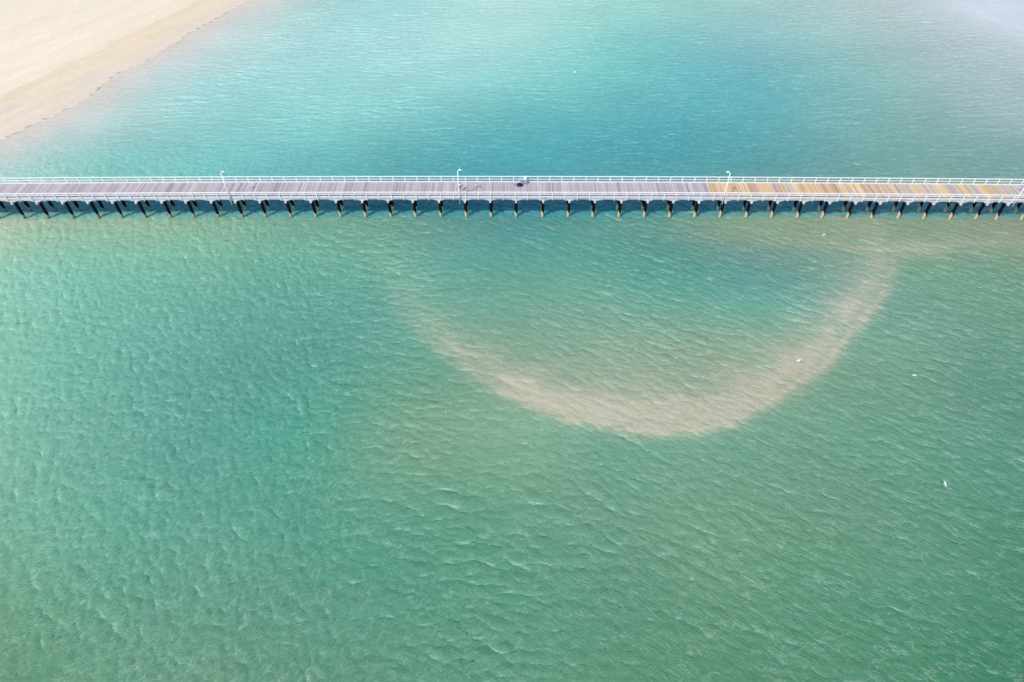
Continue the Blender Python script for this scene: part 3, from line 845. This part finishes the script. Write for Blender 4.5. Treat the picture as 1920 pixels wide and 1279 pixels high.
def person(loc, rz, label, skin_c, hair_c, shirt_m, shorts_m, arm_pose, stride=.12, female=False, shoe=None):
    P = empty('person', loc, rz)
    tag(P, label, 'person', 'people walking on the pier')
    ms_ = mat('skin', skin_c, .6, .35)
    k = .95 if female else 1.0
    V, E, Rr = [], [], []
    def v(p, r, link=None):
        V.append((p[0] * k, p[1] * k, p[2] * k)); Rr.append(r if isinstance(r, tuple) else (r, r))
        if link is not None: E.append((link, len(V) - 1))
        return len(V) - 1
    pel = v((0, 0, .95), (.15, .11))
    wst = v((0, .0, 1.10), (.13, .095), pel)
    chs = v((0, .0, 1.32), (.155, .105), wst)
    nk0 = v((0, .0, 1.47), (.07, .065), chs)
    nk = v((0, .015, 1.54), .052, nk0)
    hd0 = v((0, .025, 1.60), (.07, .08), nk)
    hd1 = v((0, .03, 1.67), (.078, .094), hd0)
    hd2 = v((0, .015, 1.735), (.066, .08), hd1)
    nose = v((0, .125, 1.645), .012, hd1)
    joints = {}
    for s, nm in ((-1, 'l'), (1, 'r')):
        ear = v((s * .082, .015, 1.65), .014, hd1)
        fw = stride * s
        hip = v((s * .095, 0, .88), .088, pel)
        kn = v((s * .10, fw * .8 + .03, .49), .056, hip)
        an = v((s * .10, fw * 1.5 - .03, .09), .036, kn)
        he = v((s * .10, fw * 1.5 - .03, .04), .034, an)
        to = v((s * .115, fw * 1.5 + .14, .03), (.036, .025), he)
        sh = v((s * .185, 0, 1.42), .055, chs)
        el, wr = arm_pose[nm]
        e_ = v(el, .040, sh)
        w_ = v(wr, .027, e_)
        d = (Vector(wr) - Vector(el)).normalized()
        side = Vector((0, 1, 0)) if abs(d.y) < .8 else Vector((0, 0, 1))
        side = (side - d * side.dot(d)).normalized()
        nrm = d.cross(side).normalized() * -s
        pm = v(tuple(Vector(wr) + d * .055), (.036, .018), w_)
        for q, (o_, ln_) in enumerate(((.028, .075), (.010, .085), (-.009, .08), (-.027, .062))):
            b0 = Vector(wr) + d * .09 + side * o_
            m0 = b0 + d * ln_ * .5 + nrm * .008
            t0 = b0 + d * ln_ * .85 + nrm * (.028 + .004 * q)
            i0 = v(tuple(b0), .0095, pm); i1 = v(tuple(m0), .009, i0); v(tuple(t0), .0075, i1)
        th0 = v(tuple(Vector(wr) + d * .03 + side * .034), .011, pm)
        v(tuple(Vector(wr) + d * .075 + side * .058 + nrm * .012), .009, th0)
        joints[nm] = (hip, kn, an, he, to, sh, e_, w_)
    body_ = skin_obj('body', V, E, Rr, ms_, P)
    vv_ = lambda i: Vector(V[i])
    # shirt
    sv_, se, sr = [], [], []
    def a(p, r, l=None):
        sv_.append(tuple(p)); sr.append(r if isinstance(r, tuple) else (r, r))
        if l is not None: se.append((l, len(sv_) - 1))
        return len(sv_) - 1
    c0 = a(vv_(chs), (.185, .13)); c1 = a(vv_(wst) + Vector((0, 0, -.02)), (.165, .125), c0); c2 = a(vv_(pel) + Vector((0, 0, -.04)), (.18, .135), c1)
    a(vv_(nk0) + Vector((0, 0, -.02)), (.085, .08), c0)
    for nm in ('l', 'r'):
        sh, e_ = vv_(joints[nm][5]), vv_(joints[nm][6])
        s0 = a(sh, .074, c0); a(sh + (e_ - sh) * .72, .062, s0)
    skin_obj('shirt', sv_, se, sr, shirt_m, P, 2)
    # shorts
    sv_, se, sr = [], [], []
    c0 = a(vv_(pel) + Vector((0, 0, -.01)), (.165, .125))
    for nm in ('l', 'r'):
        hp, kn = vv_(joints[nm][0]), vv_(joints[nm][1])
        s0 = a(hp, .108, c0); a(hp + (kn - hp) * .85, .088, s0)
    skin_obj('shorts', sv_, se, sr, shorts_m, P, 2)
    # hair
    mh = mat('hair', hair_c, .7, .3)
    mb = MB(); mb.ellipsoid((0, .0, 1.70 * k), (.092, .108, .098), 16, 10)
    hr = mb.build('hair', mh, P, smooth=True)
    for q in hr.data.vertices:
        if q.co.y > .05 and q.co.z < 1.70 * k: q.co.y = .05; q.co.z = max(q.co.z, 1.66 * k)
        elif female and q.co.y < .0 and q.co.z < 1.66 * k: q.co.z -= .16
    # face details
    me2 = mat('eye', (.03, .02, .02), .3, .5); ml = mat('lips', (.35, .12, .1), .5, .3)
    for s in (-1, 1):
        mb = MB(); mb.ellipsoid((s * .031 * k, .113 * k, 1.672 * k), (.012, .007, .007), 8, 6); mb.build('eye', me2, P, smooth=True)
    mb = MB(); mb.ellipsoid((0, .108 * k, 1.605 * k), (.024, .008, .006), 8, 6); mb.build('mouth', ml, P, smooth=True)
    for nm in ('l', 'r'):
        he, to = vv_(joints[nm][3]), vv_(joints[nm][4])
        skin_obj('shoe', [he + Vector((0, -.02, 0)), (he + to) / 2, to + Vector((0, .03, 0))], [(0, 1), (1, 2)], [(.046, .05), (.05, .04), (.045, .032)], shoe, P, 1)
    return P

M_blue = mat('blue_shirt', (.24, .38, .72), .8, .2)
M_pink = mat('pale_pink_top', (.74, .48, .44), .8, .2)
M_khaki = mat('khaki_shorts', (.72, .52, .30), .85, .2)
M_dark = mat('black_shorts', (.02, .02, .025), .85, .2)
M_shoe = mat('shoe', (.5, .42, .32), .7, .3)
pA = person((-7.95, 93.30, DECK), R(-82), 'dark haired person in blue shirt and khaki shorts, nearer the railing by the lamp post', (.55, .34, .22), (.025, .015, .015),
            M_blue, M_khaki, {'l': ((-.25, -.06, 1.14), (-.24, .10, .92)), 'r': ((.25, .03, 1.13), (.24, .20, .95))}, .13, False, M_shoe)
pB = person((-8.42, 94.25, DECK), R(-78), 'brown haired person in pink top and black shorts, nearer the middle of the deck', (.60, .38, .26), (.12, .06, .03),
            M_pink, M_dark, {'l': ((-.23, .03, 1.12), (-.22, .17, .93)), 'r': ((.23, -.05, 1.12), (.23, .05, .89))}, -.12, True, M_shoe)

# ------------------------------------------------------------------ gulls
M_gull = mat('gull_white', (.86, .87, .87), .6, .3)
M_wing = mat('gull_grey', (.55, .58, .60), .6, .3)
M_tip = mat('gull_black', (.03, .03, .03), .6, .3)
M_bill = mat('gull_orange', (.6, .2, .03), .5, .3)
def gull(loc, rz, label, spread, scale=1.0, bank=0, lift=.15):
    G = empty('seagull', loc, rz)
    G.scale = (scale,) * 3
    G.rotation_euler = (0, R(bank), rz)
    tag(G, label, 'seagull', 'white gulls around the pier')
    V = [(0, -.20, 0), (0, -.06, .0), (0, .08, .01), (0, .15, .05), (0, .20, .075)]
    bd = skin_obj('body', V, [(0, 1), (1, 2), (2, 3), (3, 4)], [(.02, .015), (.07, .055), (.06, .055), (.035, .035), (.036, .034)], M_gull, G, 2, 1)
    mb = MB(); mb.tube([(0, .225, .075), (0, .275, .062)], [.014, .003], 8); mb.build('beak', M_bill, G, smooth=True)
    mb = MB(); mb.add([(-.02, -.18, .0), (.02, -.18, .0), (.07, -.32, .0), (-.07, -.32, .0), (-.02, -.18, .012), (.02, -.18, .012), (.07, -.32, .006), (-.07, -.32, .006)],
                      [(0, 3, 2, 1), (4, 5, 6, 7), (0, 1, 5, 4), (1, 2, 6, 5), (2, 3, 7, 6), (3, 0, 4, 7)]); mb.build('tail', M_gull, G)
    for s in (-1, 1):
        if spread:
            prof = [(0.03, .09, -.10, .035), (.22, .12, -.07, .035 + lift * .55), (.38, .07, -.07, .03 + lift * .8), (.56, -.04, -.12, lift * .6), (.66, -.14, -.17, lift * .3)]
        else:
            prof = [(.055, .10, -.05, .05), (.085, .06, -.14, .055), (.075, -.04, -.24, .05), (.035, -.16, -.33, .04)]
        mb = MB(); vs_, fs = [], []
        for (x, yf, yb, z) in prof:
            vs_ += [(s * x, yf, z), (s * x, yb, z - .005), (s * x, yb, z + .008), (s * x, (yf + yb) / 2 + .02, z + .022), (s * x, yf, z + .012)]
        for i in range(len(prof) - 1):
            for q in range(5):
                f = (i * 5 + q, i * 5 + (q + 1) % 5, (i + 1) * 5 + (q + 1) % 5, (i + 1) * 5 + q)
                fs.append(f if s > 0 else tuple(reversed(f)))
        fs.append((0, 1, 2, 3, 4)); fs.append(tuple((len(prof) - 1) * 5 + q for q in range(5)))
        mb.add(vs_, fs); w = mb.build('wing', M_gull if spread else M_wing, G, smooth=False)
        if spread:
            x, yf, yb, z = prof[-1]
            mb = MB(); mb.add([(s * (x + .002), yf, z), (s * (x + .002), yb, z), (s * (x + .10), yb - .06, z - .02), (s * (x + .002), yf, z + .012), (s * (x + .002), yb, z + .01), (s * (x + .10), yb - .06, z - .012)],
                              [(0, 1, 2), (3, 5, 4), (0, 3, 4, 1), (1, 4, 5, 2), (2, 5, 3, 0)])
            mb.build('wing_tip', M_tip, w)
        if not spread and loc[2] > 3:
            mb = MB(); mb.tube([(s * .03, .0, -.14), (s * .03, .0, -.03)], .008, 6); mb.build('leg', M_bill, G)
    return G
gull((47.85, 40.4, 2.0), R(-100), 'white gull flying low over the green water at the right, wings spread', True, .62, 0, .22)
gull((50.46, 88.1, .10), R(-60), 'white gull floating just below the yellow planked end of the pier', False, 1.35)
gull((37.6, 59.7, 1.0), R(20), 'white gull flying over the right limb of the submerged crescent sand bar', True, .75, 10, .35)
gull((52.5, 58.0, .09), R(80), 'white gull floating in the open water right of the crescent bar', False, 1.1)
gull((13.9, 146.5, .5), R(-70), 'tiny white gull skimming the channel far behind the pier', True, .8, 5, .3)
gull((-5.99, 95.85, DECK + .15), R(40), 'white gull standing on the grey planks right of the two people', False, .9)
